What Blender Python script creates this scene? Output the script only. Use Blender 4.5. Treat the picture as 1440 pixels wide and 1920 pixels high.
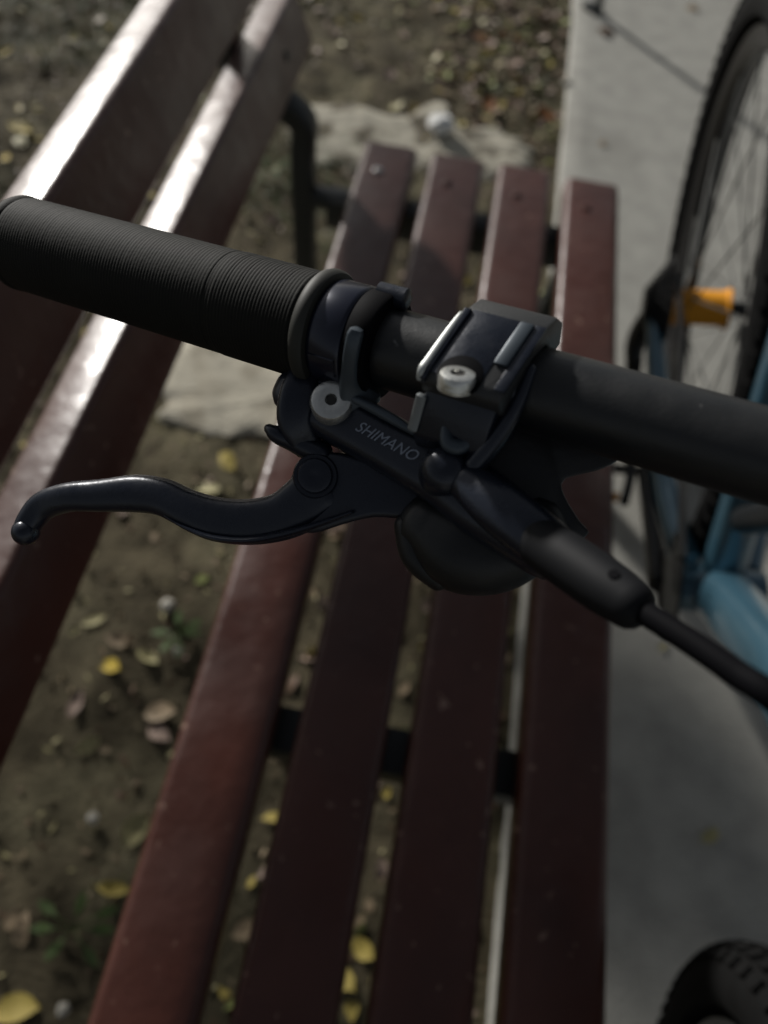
import bpy, bmesh, math, random
from mathutils import Vector, Matrix, noise
random.seed(7)
for o in list(bpy.data.objects): bpy.data.objects.remove(o)
S = bpy.context.scene
C = S.collection
# ------------------------------------------------------------------ camera
H = 1.031                                    # camera height above the concrete
FPX = 1423.0                                 # focal length in pixels of a 1440 x 1920 picture
ROT = Matrix(((0.98196, -0.18743, 0.02192), (0.17100, 0.83502, -0.52222), (0.0796, 0.51655, 0.85248)))
yv = Vector((466.0, 2275.0, -FPX)).normalized()
xv = Vector((.982, -.187, .023)); xv = (xv - yv * xv.dot(yv)).normalized()
zv = xv.cross(yv)
ROT = Matrix((xv, yv, zv))
CAM = Vector((0, 0, H))
cd = bpy.data.cameras.new('camera'); cam = bpy.data.objects.new('camera', cd); C.objects.link(cam)
cam.matrix_world = Matrix.Translation(CAM) @ ROT.to_4x4()
cd.sensor_fit = 'VERTICAL'; cd.lens = 26.0; cd.sensor_height = 26.0 * 1920 / FPX; cd.sensor_width = cd.sensor_height * .75
cd.clip_start = .02; cd.clip_end = 300
cd.dof.use_dof = True; cd.dof.focus_distance = .224; cd.dof.aperture_fstop = 26.0 / 3.9; cd.dof.aperture_blades = 0
S.camera = cam
S.render.resolution_x = 768; S.render.resolution_y = 1024
# ------------------------------------------------------------------ light
EL = math.radians(18); AZ = Vector((-.68, .733, 0)).normalized()
SUN = Vector((AZ.x * math.cos(EL), AZ.y * math.cos(EL), math.sin(EL)))
W = bpy.data.worlds.new('World'); S.world = W; W.use_nodes = True
wn = W.node_tree; bg = wn.nodes['Background']
sk = wn.nodes.new('ShaderNodeTexSky'); sk.sky_type = 'NISHITA'; sk.sun_disc = False
sk.sun_elevation = EL; sk.sun_rotation = math.atan2(SUN.x, SUN.y)
hz = wn.nodes.new('ShaderNodeHueSaturation'); hz.inputs['Saturation'].default_value = .30      # dull night sky over a town
wn.links.new(sk.outputs[0], hz.inputs['Color']); wn.links.new(hz.outputs[0], bg.inputs[0]); bg.inputs[1].default_value = .038
ld = bpy.data.lights.new('lamp_light', 'SUN'); ld.energy = 3.4; ld.angle = math.radians(3.0); ld.color = (1, .97, .92)
lo = bpy.data.objects.new('lamp_light', ld); C.objects.link(lo)
lo.rotation_euler = SUN.to_track_quat('Z', 'Y').to_euler(); lo.location = SUN * 8
S.view_settings.view_transform = 'Standard'; S.view_settings.look = 'None'; S.view_settings.exposure = .42; S.view_settings.gamma = 1
S.view_settings.use_curve_mapping = False

# ------------------------------------------------------------------ helpers
def ray(u, v): return ROT @ Vector(((u - 720) / FPX, (960 - v) / FPX, -1))
def at(u, v, d): return CAM + ray(u, v) * d                     # a sighted point at a known distance
def ground(u, v, z=0.0):
    r = ray(u, v); return CAM + r * ((z - H) / r.z)
TOCAM = ROT @ Vector((0, 0, 1)); IMR = ROT @ Vector((1, 0, 0)); IMU = ROT @ Vector((0, 1, 0))

def node_mat(name, base, rough=.5, metal=0, spec=.5, coat=0, coat_rough=.1, var=0, var_scale=8, bump=0, bump_scale=80, rough_var=0, second=None, sec_scale=5, sec_lo=.45, sec_hi=.6, detail=6):
    m = bpy.data.materials.new(name); m.use_nodes = True
    n = m.node_tree.nodes; l = m.node_tree.links; b = n['Principled BSDF']
    b.inputs['Base Color'].default_value = (*base, 1); b.inputs['Roughness'].default_value = rough
    b.inputs['Metallic'].default_value = metal; b.inputs['Specular IOR Level'].default_value = spec
    b.inputs['Coat Weight'].default_value = coat; b.inputs['Coat Roughness'].default_value = coat_rough
    tc = n.new('ShaderNodeTexCoord')
    def nz(scale, det=detail):
        t = n.new('ShaderNodeTexNoise'); t.inputs['Scale'].default_value = scale; t.inputs['Detail'].default_value = det
        l.new(tc.outputs['Object'], t.inputs['Vector']); return t
    col = None
    if second:
        t = nz(sec_scale); r = n.new('ShaderNodeMapRange'); r.inputs[1].default_value = sec_lo; r.inputs[2].default_value = sec_hi
        l.new(t.outputs[0], r.inputs[0]); mx = n.new('ShaderNodeMix'); mx.data_type = 'RGBA'
        mx.inputs[6].default_value = (*base, 1); mx.inputs[7].default_value = (*second, 1); l.new(r.outputs[0], mx.inputs[0]); col = mx.outputs[2]
    if var:
        t = nz(var_scale); r = n.new('ShaderNodeMapRange'); r.inputs[1].default_value = .3; r.inputs[2].default_value = .7
        r.inputs[3].default_value = 1 - var; r.inputs[4].default_value = 1 + var; l.new(t.outputs[0], r.inputs[0])
        hs = n.new('ShaderNodeHueSaturation'); l.new(r.outputs[0], hs.inputs['Value'])
        if col: l.new(col, hs.inputs['Color'])
        else: hs.inputs['Color'].default_value = (*base, 1)
        col = hs.outputs[0]
    if col: l.new(col, b.inputs['Base Color'])
    if rough_var:
        t = nz(var_scale * 2.3); r = n.new('ShaderNodeMapRange'); r.inputs[1].default_value = .3; r.inputs[2].default_value = .7
        r.inputs[3].default_value = max(.02, rough - rough_var); r.inputs[4].default_value = rough + rough_var; l.new(t.outputs[0], r.inputs[0]); l.new(r.outputs[0], b.inputs['Roughness'])
    if bump:
        t = nz(bump_scale); bp = n.new('ShaderNodeBump'); bp.inputs['Strength'].default_value = bump; bp.inputs['Distance'].default_value = .004
        l.new(t.outputs[0], bp.inputs['Height']); l.new(bp.outputs[0], b.inputs['Normal'])
        if coat: l.new(bp.outputs[0], b.inputs['Coat Normal'])
    return m

M = {}
M['soil'] = node_mat('soil', (.094, .079, .050), .95, spec=.15, var=.45, var_scale=22, bump=.9, bump_scale=130, second=(.145, .128, .080), sec_scale=4.5, sec_lo=.48, sec_hi=.62, detail=9)
M['concrete'] = node_mat('concrete', (.372, .364, .328), .85, spec=.3, var=.13, var_scale=20, bump=.5, bump_scale=150, second=(.30, .292, .262), sec_scale=3.2, sec_lo=.5, sec_hi=.68, detail=9)
M['footing'] = node_mat('footing_concrete', (.56, .52, .42), .9, spec=.2, var=.15, var_scale=22, bump=.7, bump_scale=120, second=(.40, .36, .28), sec_scale=14, sec_lo=.52, sec_hi=.65, detail=9)
M['paint'] = node_mat('bench_paint', (.066, .0205, .0135), .42, spec=.35, coat=.42, coat_rough=.27, var=.25, var_scale=9, bump=.34, bump_scale=48, rough_var=.14, second=(.2, .12, .09), sec_scale=85, sec_lo=.67, sec_hi=.72)
M['steel'] = node_mat('frame_steel', (.022, .026, .026), .45, spec=.5, var=.2, bump=.1)
M['bolt'] = node_mat('zinc_bolt', (.42, .41, .40), .4, metal=.8)
M['rubber'] = node_mat('grip_rubber', (.0095, .0095, .008), .75, spec=.18, var=.2, var_scale=60, bump=.05, bump_scale=900)
M['ring'] = node_mat('grip_ring', (.026, .026, .022), .6, spec=.35)
M['anod'] = node_mat('black_anodised', (.013, .017, .028), .30, spec=.6, metal=.25, bump=.04, bump_scale=700, rough_var=.06, var_scale=90)
M['satin'] = node_mat('satin_black', (.034, .035, .036), .45, metal=.2, bump=.06, bump_scale=900)
M['collar'] = node_mat('navy_collar', (.014, .017, .032), .22, spec=.7, metal=.4)
M['bar'] = node_mat('bar_black', (.012, .013, .014), .40, spec=.5, bump=.04, bump_scale=900, rough_var=.07, var_scale=50, second=(.09, .09, .09), sec_scale=140, sec_lo=.71, sec_hi=.74)
M['foot_glint'] = node_mat('dim_edge_highlight', (.20, .215, .22), .4, metal=.3)  # dimmer grey, light caught by the clamp foot put into the colour
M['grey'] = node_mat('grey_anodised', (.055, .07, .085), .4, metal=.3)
M['edge'] = node_mat('edge_highlight', (.42, .44, .43), .42, metal=.3)  # pale grey, light caught by the clamp's left edge put into the colour
M['silver'] = node_mat('silver_screw', (.62, .62, .59), .27, metal=.8, bump=.1, bump_scale=900)
M['hole'] = node_mat('hex_socket', (.02, .018, .015), .6)
M['print'] = node_mat('grey_print', (.22, .25, .31), .5)
M['plastic'] = node_mat('shifter_plastic', (.010, .011, .012), .42, spec=.4, bump=.05, bump_scale=400)
M['boot'] = node_mat('hose_boot', (.006, .0065, .008), .65, spec=.22)
M['hose'] = node_mat('brake_hose', (.003, .003, .004), .7, spec=.05)
M['tyre'] = node_mat('tyre_rubber', (.006, .006, .006), .9, spec=.1, var=.3, var_scale=30)
M['rim'] = node_mat('black_rim', (.02, .02, .021), .35)
M['spoke'] = node_mat('spoke_steel', (.18, .18, .17), .35, metal=.8)
M['orange'] = node_mat('orange_hub', (.72, .30, .015), .55, spec=.3)
M['blue'] = node_mat('blue_frame_paint', (.055, .13, .18), .28, metal=.4, coat=1.0, coat_rough=.08, var=.15, var_scale=6)
M['crank'] = node_mat('crank_black', (.015, .016, .017), .35, metal=.3)
M['cog'] = node_mat('cog_steel', (.05, .05, .05), .4, metal=.8)
M['paper'] = node_mat('white_paper', (.75, .75, .73), .8)
M['stone'] = node_mat('pale_stone', (.4, .38, .33), .8, var=.2, var_scale=40)
M['twig'] = node_mat('twig_bark', (.1, .07, .045), .8, var=.3, var_scale=60)
M['grass'] = node_mat('grass_green', (.06, .10, .022), .6, var=.35, var_scale=30)
LEAF = {}
for k, c in dict(bright_yellow=(.55, .40, .05), yellow=(.42, .33, .08), pale=(.40, .36, .18), green=(.25, .28, .08), tan=(.30, .225, .14), brown=(.12, .07, .04), orange=(.33, .13, .04), pinkish=(.33, .24, .19)).items():
    LEAF[k] = node_mat('leaf_' + k, c, .6, spec=.35, var=.25, var_scale=70, bump=.2, bump_scale=200)

def finish(ob, smooth=40):
    me = ob.data
    for p in me.polygons: p.use_smooth = smooth > 0
    if smooth > 0: me.set_sharp_from_angle(angle=math.radians(smooth))
def child(ob, parent):
    ob.parent = parent
    if parent.type == 'EMPTY': ob.matrix_parent_inverse = Matrix.Translation(-parent.location)
def obj(name, geo, mat, parent=None, smooth=40):
    me = bpy.data.meshes.new(name)
    if isinstance(geo, bmesh.types.BMesh):
        bmesh.ops.recalc_face_normals(geo, faces=geo.faces[:]); geo.to_mesh(me); geo.free()
    else:
        me.from_pydata([tuple(v) for v in geo[0]], [], geo[1]); me.validate()
        b = bmesh.new(); b.from_mesh(me); bmesh.ops.recalc_face_normals(b, faces=b.faces[:]); b.to_mesh(me); b.free()
    me.materials.append(mat)
    o = bpy.data.objects.new(name, me); C.objects.link(o); finish(o, smooth)
    if parent is not None: child(o, parent)
    return o
def empty(name, loc):
    o = bpy.data.objects.new(name, None); C.objects.link(o); o.location = loc; o.empty_display_size = .1; return o
def tag(o, label, cat, group=None):
    o['label'] = label; o['category'] = cat
    if group: o['group'] = group
    return o
def struct(o): o['kind'] = 'structure'; return o

def join(*gs):
    V = []; Fc = []
    for v, f in gs:
        k = len(V); V += list(v); Fc += [tuple(i + k for i in q) for q in f]
    return V, Fc
def frame_of(a):
    a = a.normalized(); r = Vector((0, 0, 1)) if abs(a.z) < .9 else Vector((1, 0, 0))
    e1 = a.cross(r).normalized(); return a, e1, a.cross(e1)
def lathe(p0, axis, prof, n=40, e1=None):
    """prof: list of (distance along axis, radius)"""
    a, b1, b2 = frame_of(axis)
    if e1 is not None: b1 = (e1 - a * e1.dot(a)).normalized(); b2 = a.cross(b1)
    V = []; Fc = []
    for (s, r) in prof:
        for i in range(n):
            t = 2 * math.pi * i / n; V.append(p0 + a * s + (b1 * math.cos(t) + b2 * math.sin(t)) * r)
    for j in range(len(prof) - 1):
        for i in range(n):
            i2 = (i + 1) % n; Fc.append((j * n + i, j * n + i2, (j + 1) * n + i2, (j + 1) * n + i))
    Fc.append(tuple(range(n - 1, -1, -1))); Fc.append(tuple(range((len(prof) - 1) * n, len(prof) * n)))
    return V, Fc
def catmull(P, k=6):
    if len(P) < 3: return [p.copy() for p in P]
    out = []
    for i in range(len(P) - 1):
        p0 = P[max(i - 1, 0)]; p1 = P[i]; p2 = P[i + 1]; p3 = P[min(i + 2, len(P) - 1)]
        for j in range(k):
            t = j / k
            out.append(.5 * ((2 * p1) + (p2 - p0) * t + (2 * p0 - 5 * p1 + 4 * p2 - p3) * t * t + (3 * p1 - p0 - 3 * p2 + p3) * t ** 3))
    out.append(P[-1].copy()); return out
def sweep(pts, secs, up, n=24, ex=2.0, k=6, cap=3):
    """pts: points, secs: (half width, half height) per point, superellipse section; rounded ends"""
    P6 = [Vector((p.x, p.y, p.z)) for p in pts]
    Pc = catmull(P6, k); Sc = catmull([Vector((s[0], s[1], 0)) for s in secs], k)
    N = len(Pc); T = [(Pc[min(i + 1, N - 1)] - Pc[max(i - 1, 0)]).normalized() for i in range(N)]
    rings = []
    def add(p, t, w, h): rings.append((p, t, w, h))
    def capset(p, t, w, h, sgn):
        r = min(w, h) * .8; L = []
        for j in range(cap):
            a = math.pi / 2 * (1 - j / cap) * .96; L.append((p + t * sgn * r * math.sin(a), t, w - r * (1 - math.cos(a)), h - r * (1 - math.cos(a))))
        return L
    if cap:
        for q in capset(Pc[0], T[0], Sc[0].x, Sc[0].y, -1): add(*q)
    for i in range(N): add(Pc[i], T[i], Sc[i].x, Sc[i].y)
    if cap:
        for q in reversed(capset(Pc[-1], T[-1], Sc[-1].x, Sc[-1].y, 1)): add(*q)
    V = []; Fc = []
    for p, t, w, h in rings:
        sd = t.cross(up).normalized(); u2 = sd.cross(t)
        for i in range(n):
            a = 2 * math.pi * (i + .5) / n; c = math.cos(a); s = math.sin(a)
            V.append(p + sd * w * math.copysign(abs(c) ** (2 / ex), c) + u2 * h * math.copysign(abs(s) ** (2 / ex), s))
    for j in range(len(rings) - 1):
        for i in range(n):
            i2 = (i + 1) % n; Fc.append((j * n + i, j * n + i2, (j + 1) * n + i2, (j + 1) * n + i))
    Fc.append(tuple(range(n - 1, -1, -1))); Fc.append(tuple(range((len(rings) - 1) * n, len(rings) * n)))
    return V, Fc
def tube(pts, r, n=12, k=6): return sweep(pts, [(r, r)] * len(pts), up_for(pts), n=n, k=k, cap=0)
def up_for(pts):
    d = (pts[-1] - pts[0]).normalized(); return Vector((0, 0, 1)) if abs(d.z) < .8 else Vector((1, .2, 0)).normalized()
def slab(poly, off, bev=.0015, seg=2):
    """closed polygon of points given real thickness along off (vector), edges bevelled"""
    bm = bmesh.new()
    a = [bm.verts.new(p - off / 2) for p in poly]; b = [bm.verts.new(p + off / 2) for p in poly]
    n = len(poly)
    bm.faces.new(a); bm.faces.new(b)
    for i in range(n): bm.faces.new((a[i], a[(i + 1) % n], b[(i + 1) % n], b[i]))
    bmesh.ops.recalc_face_normals(bm, faces=bm.faces[:])
    if bev: bmesh.ops.bevel(bm, geom=[e for e in bm.edges if len(e.link_faces) == 2 and e.calc_face_angle() > .5], offset=bev, segments=seg, affect='EDGES', profile=.5)
    return bm
def box(c, sx, sy, sz, rot=None, bev=.003, seg=2):
    bm = bmesh.new(); bmesh.ops.create_cube(bm, size=1)
    for v in bm.verts: v.co = Vector((v.co.x * sx, v.co.y * sy, v.co.z * sz))
    if bev: bmesh.ops.bevel(bm, geom=bm.edges[:], offset=bev, segments=seg, affect='EDGES', profile=.5)
    for v in bm.verts:
        p = v.co.copy()
        if rot is not None: p = rot @ p
        v.co = p + c
    return bm

# ================================================================== SETTING
CE = .207                                    # left edge of the concrete
def lines(lo, hi, step, far):
    a = []; x = lo
    while x <= hi + 1e-6: a.append(x); x += step
    g = step
    l = lo; r = a[-1]
    L = []; Rr = []
    while l > -far: g *= 1.6; l -= g; L.append(l)
    g = step
    while r < far: g *= 1.6; r += g; Rr.append(r)
    return L[::-1] + a + Rr
xs = lines(-1.5, .26, .014, 60); ys = lines(-.35, 3.2, .016, 90)
V = []; Fc = []
for y in ys:
    for x in xs:
        p = Vector((x, y, 0)); z = -.016
        if -3 < x < 3 and -2 < y < 5:
            z += .010 * noise.fractal(p * 5, 1.0, 2.0, 5) + .003 * noise.noise(p * 42)
        z = min(z, -.006) if x < CE + .03 else -.03
        V.append((x, y, z))
nx = len(xs)
for j in range(len(ys) - 1):
    for i in range(nx - 1): Fc.append((j * nx + i, j * nx + i + 1, (j + 1) * nx + i + 1, (j + 1) * nx + i))
struct(obj('ground_soil', (V, Fc), M['soil']))
def soil_z(x, y):
    p = Vector((x, y, 0)); return min(-.016 + .010 * noise.fractal(p * 5, 1.0, 2.0, 5) + .003 * noise.noise(p * 42), -.006)
# concrete slab path with a worn, slightly wandering edge
V = []; Fc = []; yy = -18.0; ysl = []
while yy < 40:
    ysl.append(yy); yy += .03 if -.5 < yy < 3 else .5
prof = [(0, -.08), (0, -.006), (.002, -.002), (.006, 0), (.05, 0), (2.3, 0), (2.3, -.08)]
for y in ysl:
    e = CE + .005 * noise.noise(Vector((0, y * 3, 7))) + .0022 * noise.noise(Vector((3, y * 31, 1)))
    for dx, z in prof: V.append((e + dx if dx < 1 else CE + dx, y, z))
k = len(prof)
for j in range(len(ysl) - 1):
    for i in range(k - 1): Fc.append((j * k + i, j * k + i + 1, (j + 1) * k + i + 1, (j + 1) * k + i))
struct(obj('concrete_path', (V, Fc), M['concrete']))
# pale footing patches in the soil
M['patchy'] = node_mat('worn_pale_ground', (.46, .43, .35), .9, spec=.2, var=.2, var_scale=30, bump=.8, bump_scale=110, second=(.115, .10, .072), sec_scale=11, sec_lo=.50, sec_hi=.60, detail=9)
def patch(name, outline, ztop, wob=.018, seed=0, mat='footing'):
    P = catmull([Vector((x, y, 0)) for x, y in outline] + [Vector((*outline[0], 0))], 10)[:-1]
    c = sum(P, Vector()) / len(P); V = []; Fc = []; n = len(P)
    rr = [1.04, 1.0, .97, .85, .7, .5, .3, .12]; zz = [-.035, -.01, -.003, 0, .001, .001, 0, 0]
    for r, z in zip(rr, zz):
        for i, p in enumerate(P):
            w = 1 + (wob * 3 * noise.noise(p * 30 + Vector((seed, 0, 0))) if r > .8 else 0)
            q = c + (p - c) * r * w; V.append((q.x, q.y, ztop + z + .0025 * noise.fractal(q * 25, 1, 2, 3)))
    for j in range(len(rr) - 1):
        for i in range(n): Fc.append((j * n + i, j * n + (i + 1) % n, (j + 1) * n + (i + 1) % n, (j + 1) * n + i))
    Fc.append(tuple(range((len(rr) - 1) * n, len(rr) * n)))
    return struct(obj(name, (V, Fc), M[mat]))
patch('footing', [(-.47, .80), (-.42, .745), (-.33, .725), (-.24, .745), (-.10, .735), (.02, .75), (.05, .9), (-.05, 1.0), (-.25, 1.02), (-.42, .98)], -.006, wob=.05, seed=2)
patch('footing', [(-.42, 1.56), (-.3, 1.5), (-.12, 1.53), (.02, 1.52), (.12, 1.58), (.15, 1.66), (.06, 1.74), (-.04, 1.72), (-.10, 1.82), (-.18, 1.72), (-.30, 1.74), (-.40, 1.68)], -.007, wob=.06, seed=9, mat='patchy')

# ================================================================== BENCH
hs = .622; ZS = H - hs                        # seat top
Y0, Y1 = -.62, 1.557 * hs
bench = empty('park_bench', (0, .2, 0))
tag(bench, 'reddish brown slatted park bench with dark steel frame', 'bench')
TH = .040
def plank(name, length_c, wid, th, rot, c, seg=3):
    return obj(name, box(c, wid, length_c, th, rot, bev=.0095, seg=4), M['paint'], bench, 50)
for i in range(4):
    x0 = (-.229 + .149 * i) * hs - .0012; w = .1145 * hs + .0024
    e = random.uniform(-.003, .003)
    o = plank('seat_slat', Y1 - Y0, w, TH, None, Vector((x0 + w / 2, (Y0 + Y1) / 2 + e, ZS - TH / 2)))
    for yb in (.900, .155, -.5):              # flat bolt heads
        if yb > .2 or yb < 0:
            obj('bolt', lathe(Vector((x0 + w / 2 - .008, yb, ZS - .001)), Vector((0, 0, 1)), [(0, .0065), (.002, .0065), (.0032, .004), (.0034, .001)], 16), M['bolt'] if i == 0 else M['paint'], o)
TA = math.radians(20); uu = Vector((-math.sin(TA), 0, math.cos(TA))); nb = Vector((-math.cos(TA), 0, -math.sin(TA)))
kf = hs / .63
base = Vector((-.223 * kf, 0, H - .53 * kf))
RB = Matrix((nb, Vector((0, 1, 0)), uu)).transposed()
for s0, s1 in ((0, .070), (.108, .184)):
    w = (s1 - s0) * kf
    c = base + uu * ((s0 + s1) / 2 * kf) + nb * .022 + Vector((0, (Y0 + Y1 + .02) / 2, 0))
    o = obj('backrest_slat', box(c, .044, Y1 - Y0 + .02, w, RB, bev=.006, seg=3), M['paint'], bench, 50)
    for yb in (.892, -.5):
        p = base + uu * ((s0 + s1) / 2 * kf) + Vector((0, yb, 0))
        obj('bolt', lathe(p + nb * .001, -nb, [(0, .006), (.002, .006), (.003, .003)], 14), M['steel'], o)
def frame(y, legs=True):
    zr = ZS - TH
    if not legs:
        return obj('cross_bar', box(Vector((.03, y, zr - .019)), .35, .04, .036, bev=.003), M['steel'], bench)
    r = obj('end_frame', box(Vector((.015, y, zr - .023)), .39, .036, .044, bev=.003), M['steel'], bench)
    xp = -.212
    top = base + uu * .20 + nb * .066
    bend = Vector((xp, 0, ZS + .06))
    pts = [Vector((xp + .0, y, -.02)), Vector((xp, y, .2)), Vector((xp - .002, y, ZS)), bend + Vector((-.006, y, .0)), (base + uu * .03 + nb * .066) + Vector((0, y, 0)), top + Vector((0, y, 0))]
    obj('rear_leg', sweep(pts, [(.0155, .018)] * 6, Vector((0, 1, 0)), n=16, ex=5, k=5, cap=2), M['steel'], bench)
    obj('bracket', sweep([Vector((xp, y, zr - .012)), Vector((xp + .045, y, zr - .01)), Vector((xp + .09, y, zr - .012))], [(.012, .015)] * 3, Vector((0, 1, 0)), n=12, ex=4, k=3), M['steel'], bench)
    obj('front_leg', sweep([Vector((.155, y, -.02)), Vector((.16, y, .2)), Vector((.17, y, zr - .03))], [(.018, .019)] * 3, Vector((0, 1, 0)), n=16, ex=5, k=4, cap=0), M['steel'], bench)
frame(.892); frame(.172, False); frame(-.5)

# ================================================================== BICYCLE
PSI = -.032; LEAN = .191
OW = Vector((.418, .809, 0))
bf = Vector((math.sin(PSI), -math.cos(PSI), 0)); bs0 = Vector((-math.cos(PSI), -math.sin(PSI), 0))
bu = Vector((0, 0, math.cos(LEAN))) + bs0 * math.sin(LEAN); bs = bs0 * math.cos(LEAN) - Vector((0, 0, math.sin(LEAN)))
def L(f, s, u): return OW + bf * f + bs * s + bu * u
bike = empty('bicycle', OW)
tag(bike, 'blue bicycle with black handlebar and orange rear hub leaning against the bench', 'bicycle')
WR = .366
def wheel(name, f0, rear):
    c = L(f0, 0, WR); n = 96
    # rim
    V = []; Fc = []; prf = [(.300, .014), (.306, .0155), (.312, .0155), (.306, .0115), (.294, .009), (.288, 0), (.294, -.009), (.306, -.0115), (.312, -.0155), (.306, -.0155), (.300, -.014), (.288, -.004)]
    prf = [(.312, .015), (.312, .0125), (.300, .011), (.300, -.011), (.312, -.0125), (.312, -.015), (.296, -.013), (.288, -.006), (.288, .006), (.296, .013)]
    def ringmesh(prof, n=n):
        V = []; Fc = []; k = len(prof)
        for i in range(n):
            a = 2 * math.pi * i / n; d = bf * math.cos(a) + bu * math.sin(a)
            for r, s in prof: V.append(c + d * r + bs * s)
        for i in range(n):
            for j in range(k): Fc.append((i * k + j, i * k + (j + 1) % k, ((i + 1) % n) * k + (j + 1) % k, ((i + 1) % n) * k + j))
        return V, Fc
    w = obj(name, ringmesh(prf), M['rim'], bike)
    tp = []
    for i in range(14):
        a = math.radians(-125 + 250 * i / 13); tp.append((.336 + .027 * math.cos(a), .0275 * math.sin(a)))
    obj('tyre', ringmesh(tp), M['tyre'], w)
    V = []; Fc = []; rows = [-50, -24, 0, 24, 50]
    for i in range(84):
        for q, dg in enumerate(rows):
            a0 = 2 * math.pi * (i + (.5 if q % 2 else 0)) / 84; da = .021; db = math.radians(9)
            b0 = math.radians(dg); k = len(V)
            for r in (.026, .0305):
                for sa, sb in ((-1, -1), (1, -1), (1, 1), (-1, 1)):
                    rad = .336 + r * math.cos(b0 + db * sb); d = bf * math.cos(a0 + da * sa) + bu * math.sin(a0 + da * sa)
                    V.append(c + d * rad + bs * ((r + .0005) * math.sin(b0 + db * sb)))
            for t in ((4, 5, 6, 7), (0, 1, 5, 4), (1, 2, 6, 5), (2, 3, 7, 6), (3, 0, 4, 7)): Fc.append(tuple(k + x for x in t))
    tr = obj('tread_knobs', (V, Fc), M['tyre'], w, 0); tr['kind'] = 'stuff'
    hw = .037
    hub = obj('hub', lathe(c - bs * (hw - .018), bs, [(0, .021), (.001, .026), (.004, .026), (.006, .0235), (.012, .0225), (.06, .0225), (.068, .0235), (.070, .026), (.073, .026), (.074, .021)], 32), M['orange'] if rear else M['crank'], w)
    obj('axle', lathe(c - bs * .074, bs, [(0, .006), (.002, .009), (.03, .010), (.118, .010), (.146, .009), (.148, .006)], 20), M['crank'], w)
    sp = None
    for i in range(28):
        side = 1 if i % 2 else -1; a = 2 * math.pi * i / 28; ah = a + (.55 if (i // 2) % 2 else -.55)
        p0 = c + bs * side * .036 + (bf * math.cos(ah) + bu * math.sin(ah)) * .026
        p1 = c + bs * side * .003 + (bf * math.cos(a) + bu * math.sin(a)) * .289
        d = p1 - p0
        if sp is None:
            sp = obj('spoke', lathe(Vector((0, 0, 0)), Vector((0, 0, 1)), [(0, .0011), (1, .0011)], 6), M['spoke'], w); o = sp
        else:
            o = bpy.data.objects.new('spoke', sp.data); C.objects.link(o); o.parent = w
        o.matrix_basis = Matrix.Translation(p0) @ d.to_track_quat('Z', 'Y').to_matrix().to_4x4() @ Matrix.Diagonal((1, 1, d.length, 1))
    rt = []
    for r, s in ((.08, -.052), (.08, -.0502), (.066, -.0502), (.066, -.052)): rt.append((r, s))
    rot_g = ringmesh(rt, 48)
    spd = []
    for i in range(6):
        a = i * math.pi / 3; d0 = bf * math.cos(a) + bu * math.sin(a); d1 = bf * math.cos(a + .4) + bu * math.sin(a + .4)
        spd.append(tube([c - bs * .051 + d0 * .018, c - bs * .051 + d1 * .067], .0035, 6))
    obj('disc_rotor', join(rot_g, *spd), M['cog'], w)
    if rear:
        gs = []
        for q in range(9):
            r = .062 - .0052 * q; s0 = .057 + .0036 * q; nt = int(r * 470); pr = []
            V = []; Fc = []
            for s in (s0, s0 + .002):
                for i in range(nt * 2):
                    a = math.pi * i / nt; rr = r + (.0028 if i % 2 else -.0025); V.append(c + (bf * math.cos(a) + bu * math.sin(a)) * rr + bs * s)
            n2 = nt * 2; Fc.append(tuple(range(n2))); Fc.append(tuple(range(n2, 2 * n2)))
            for i in range(n2): Fc.append((i, (i + 1) % n2, n2 + (i + 1) % n2, n2 + i))
            gs.append((V, Fc))
        obj('cassette', join(*gs), M['cog'], w, 0)
    return w
wheel('rear_wheel', 0, True); wheel('front_wheel', 1.10, False)
BB = (.405, 0, .345); HL = (.80, 0, .70); HU = (.765, 0, .80); ST = (.29, 0, .63)
def tb(name, pts, r0, r1, mat='blue', n=20, flat=1.0):
    P = [L(*p) for p in pts]; m = len(P) - 1
    return obj(name, sweep(P, [((r0 + (r1 - r0) * i / m), (r0 + (r1 - r0) * i / m) * flat) for i in range(m + 1)], bs, n=n, ex=2.4, k=5, cap=1), M[mat], bike)
tb('down_tube', [BB, (.49, 0, .44), (.60, 0, .555), HL], .028, .026)
tb('seat_tube', [BB, (.37, 0, .43), ST], .022, .018)
tb('top_tube', [(.31, 0, .60), (.55, 0, .68), (.795, 0, .765)], .019, .023)
tb('head_tube', [HL, HU], .026, .027)
obj('bottom_bracket', lathe(L(.405, -.046, .345), bs, [(0, .018), (.004, .026), (.088, .026), (.092, .018)], 28), M['blue'], bike)
for s in (1, -1):
    tb('chain_stay', [(.375, .03 * s, .343), (.27, .052 * s, .335), (.1, .066 * s, .352), (0, .072 * s, .366)], .016, .011)
    tb('fork_leg', [(.86, .062 * s, .62), (.97, .062 * s, .49), (1.10, .062 * s, .362)], .019, .014, 'crank')
tb('fork_crown', [(.855, -.07, .625), (.855, 0, .64), (.855, .07, .625)], .022, .022, 'crank')
tb('steerer', [HU, (.735, 0, .885)], .021, .019, 'crank')
tb('seat_post', [ST, (.255, 0, .80)], .0155, .0155, 'crank')
sd = obj('saddle', sweep([L(.12, 0, .83), L(.2, 0, .825), L(.28, 0, .825), L(.40, 0, .82)], [(.068, .018), (.065, .02), (.03, .018), (.019, .014)], bu, n=20, ex=2.6), M['plastic'], bike)
tb('shock', [(.385, 0, .45), (.45, 0, .56), (.50, 0, .655)], .013, .018, 'crank')
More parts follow.
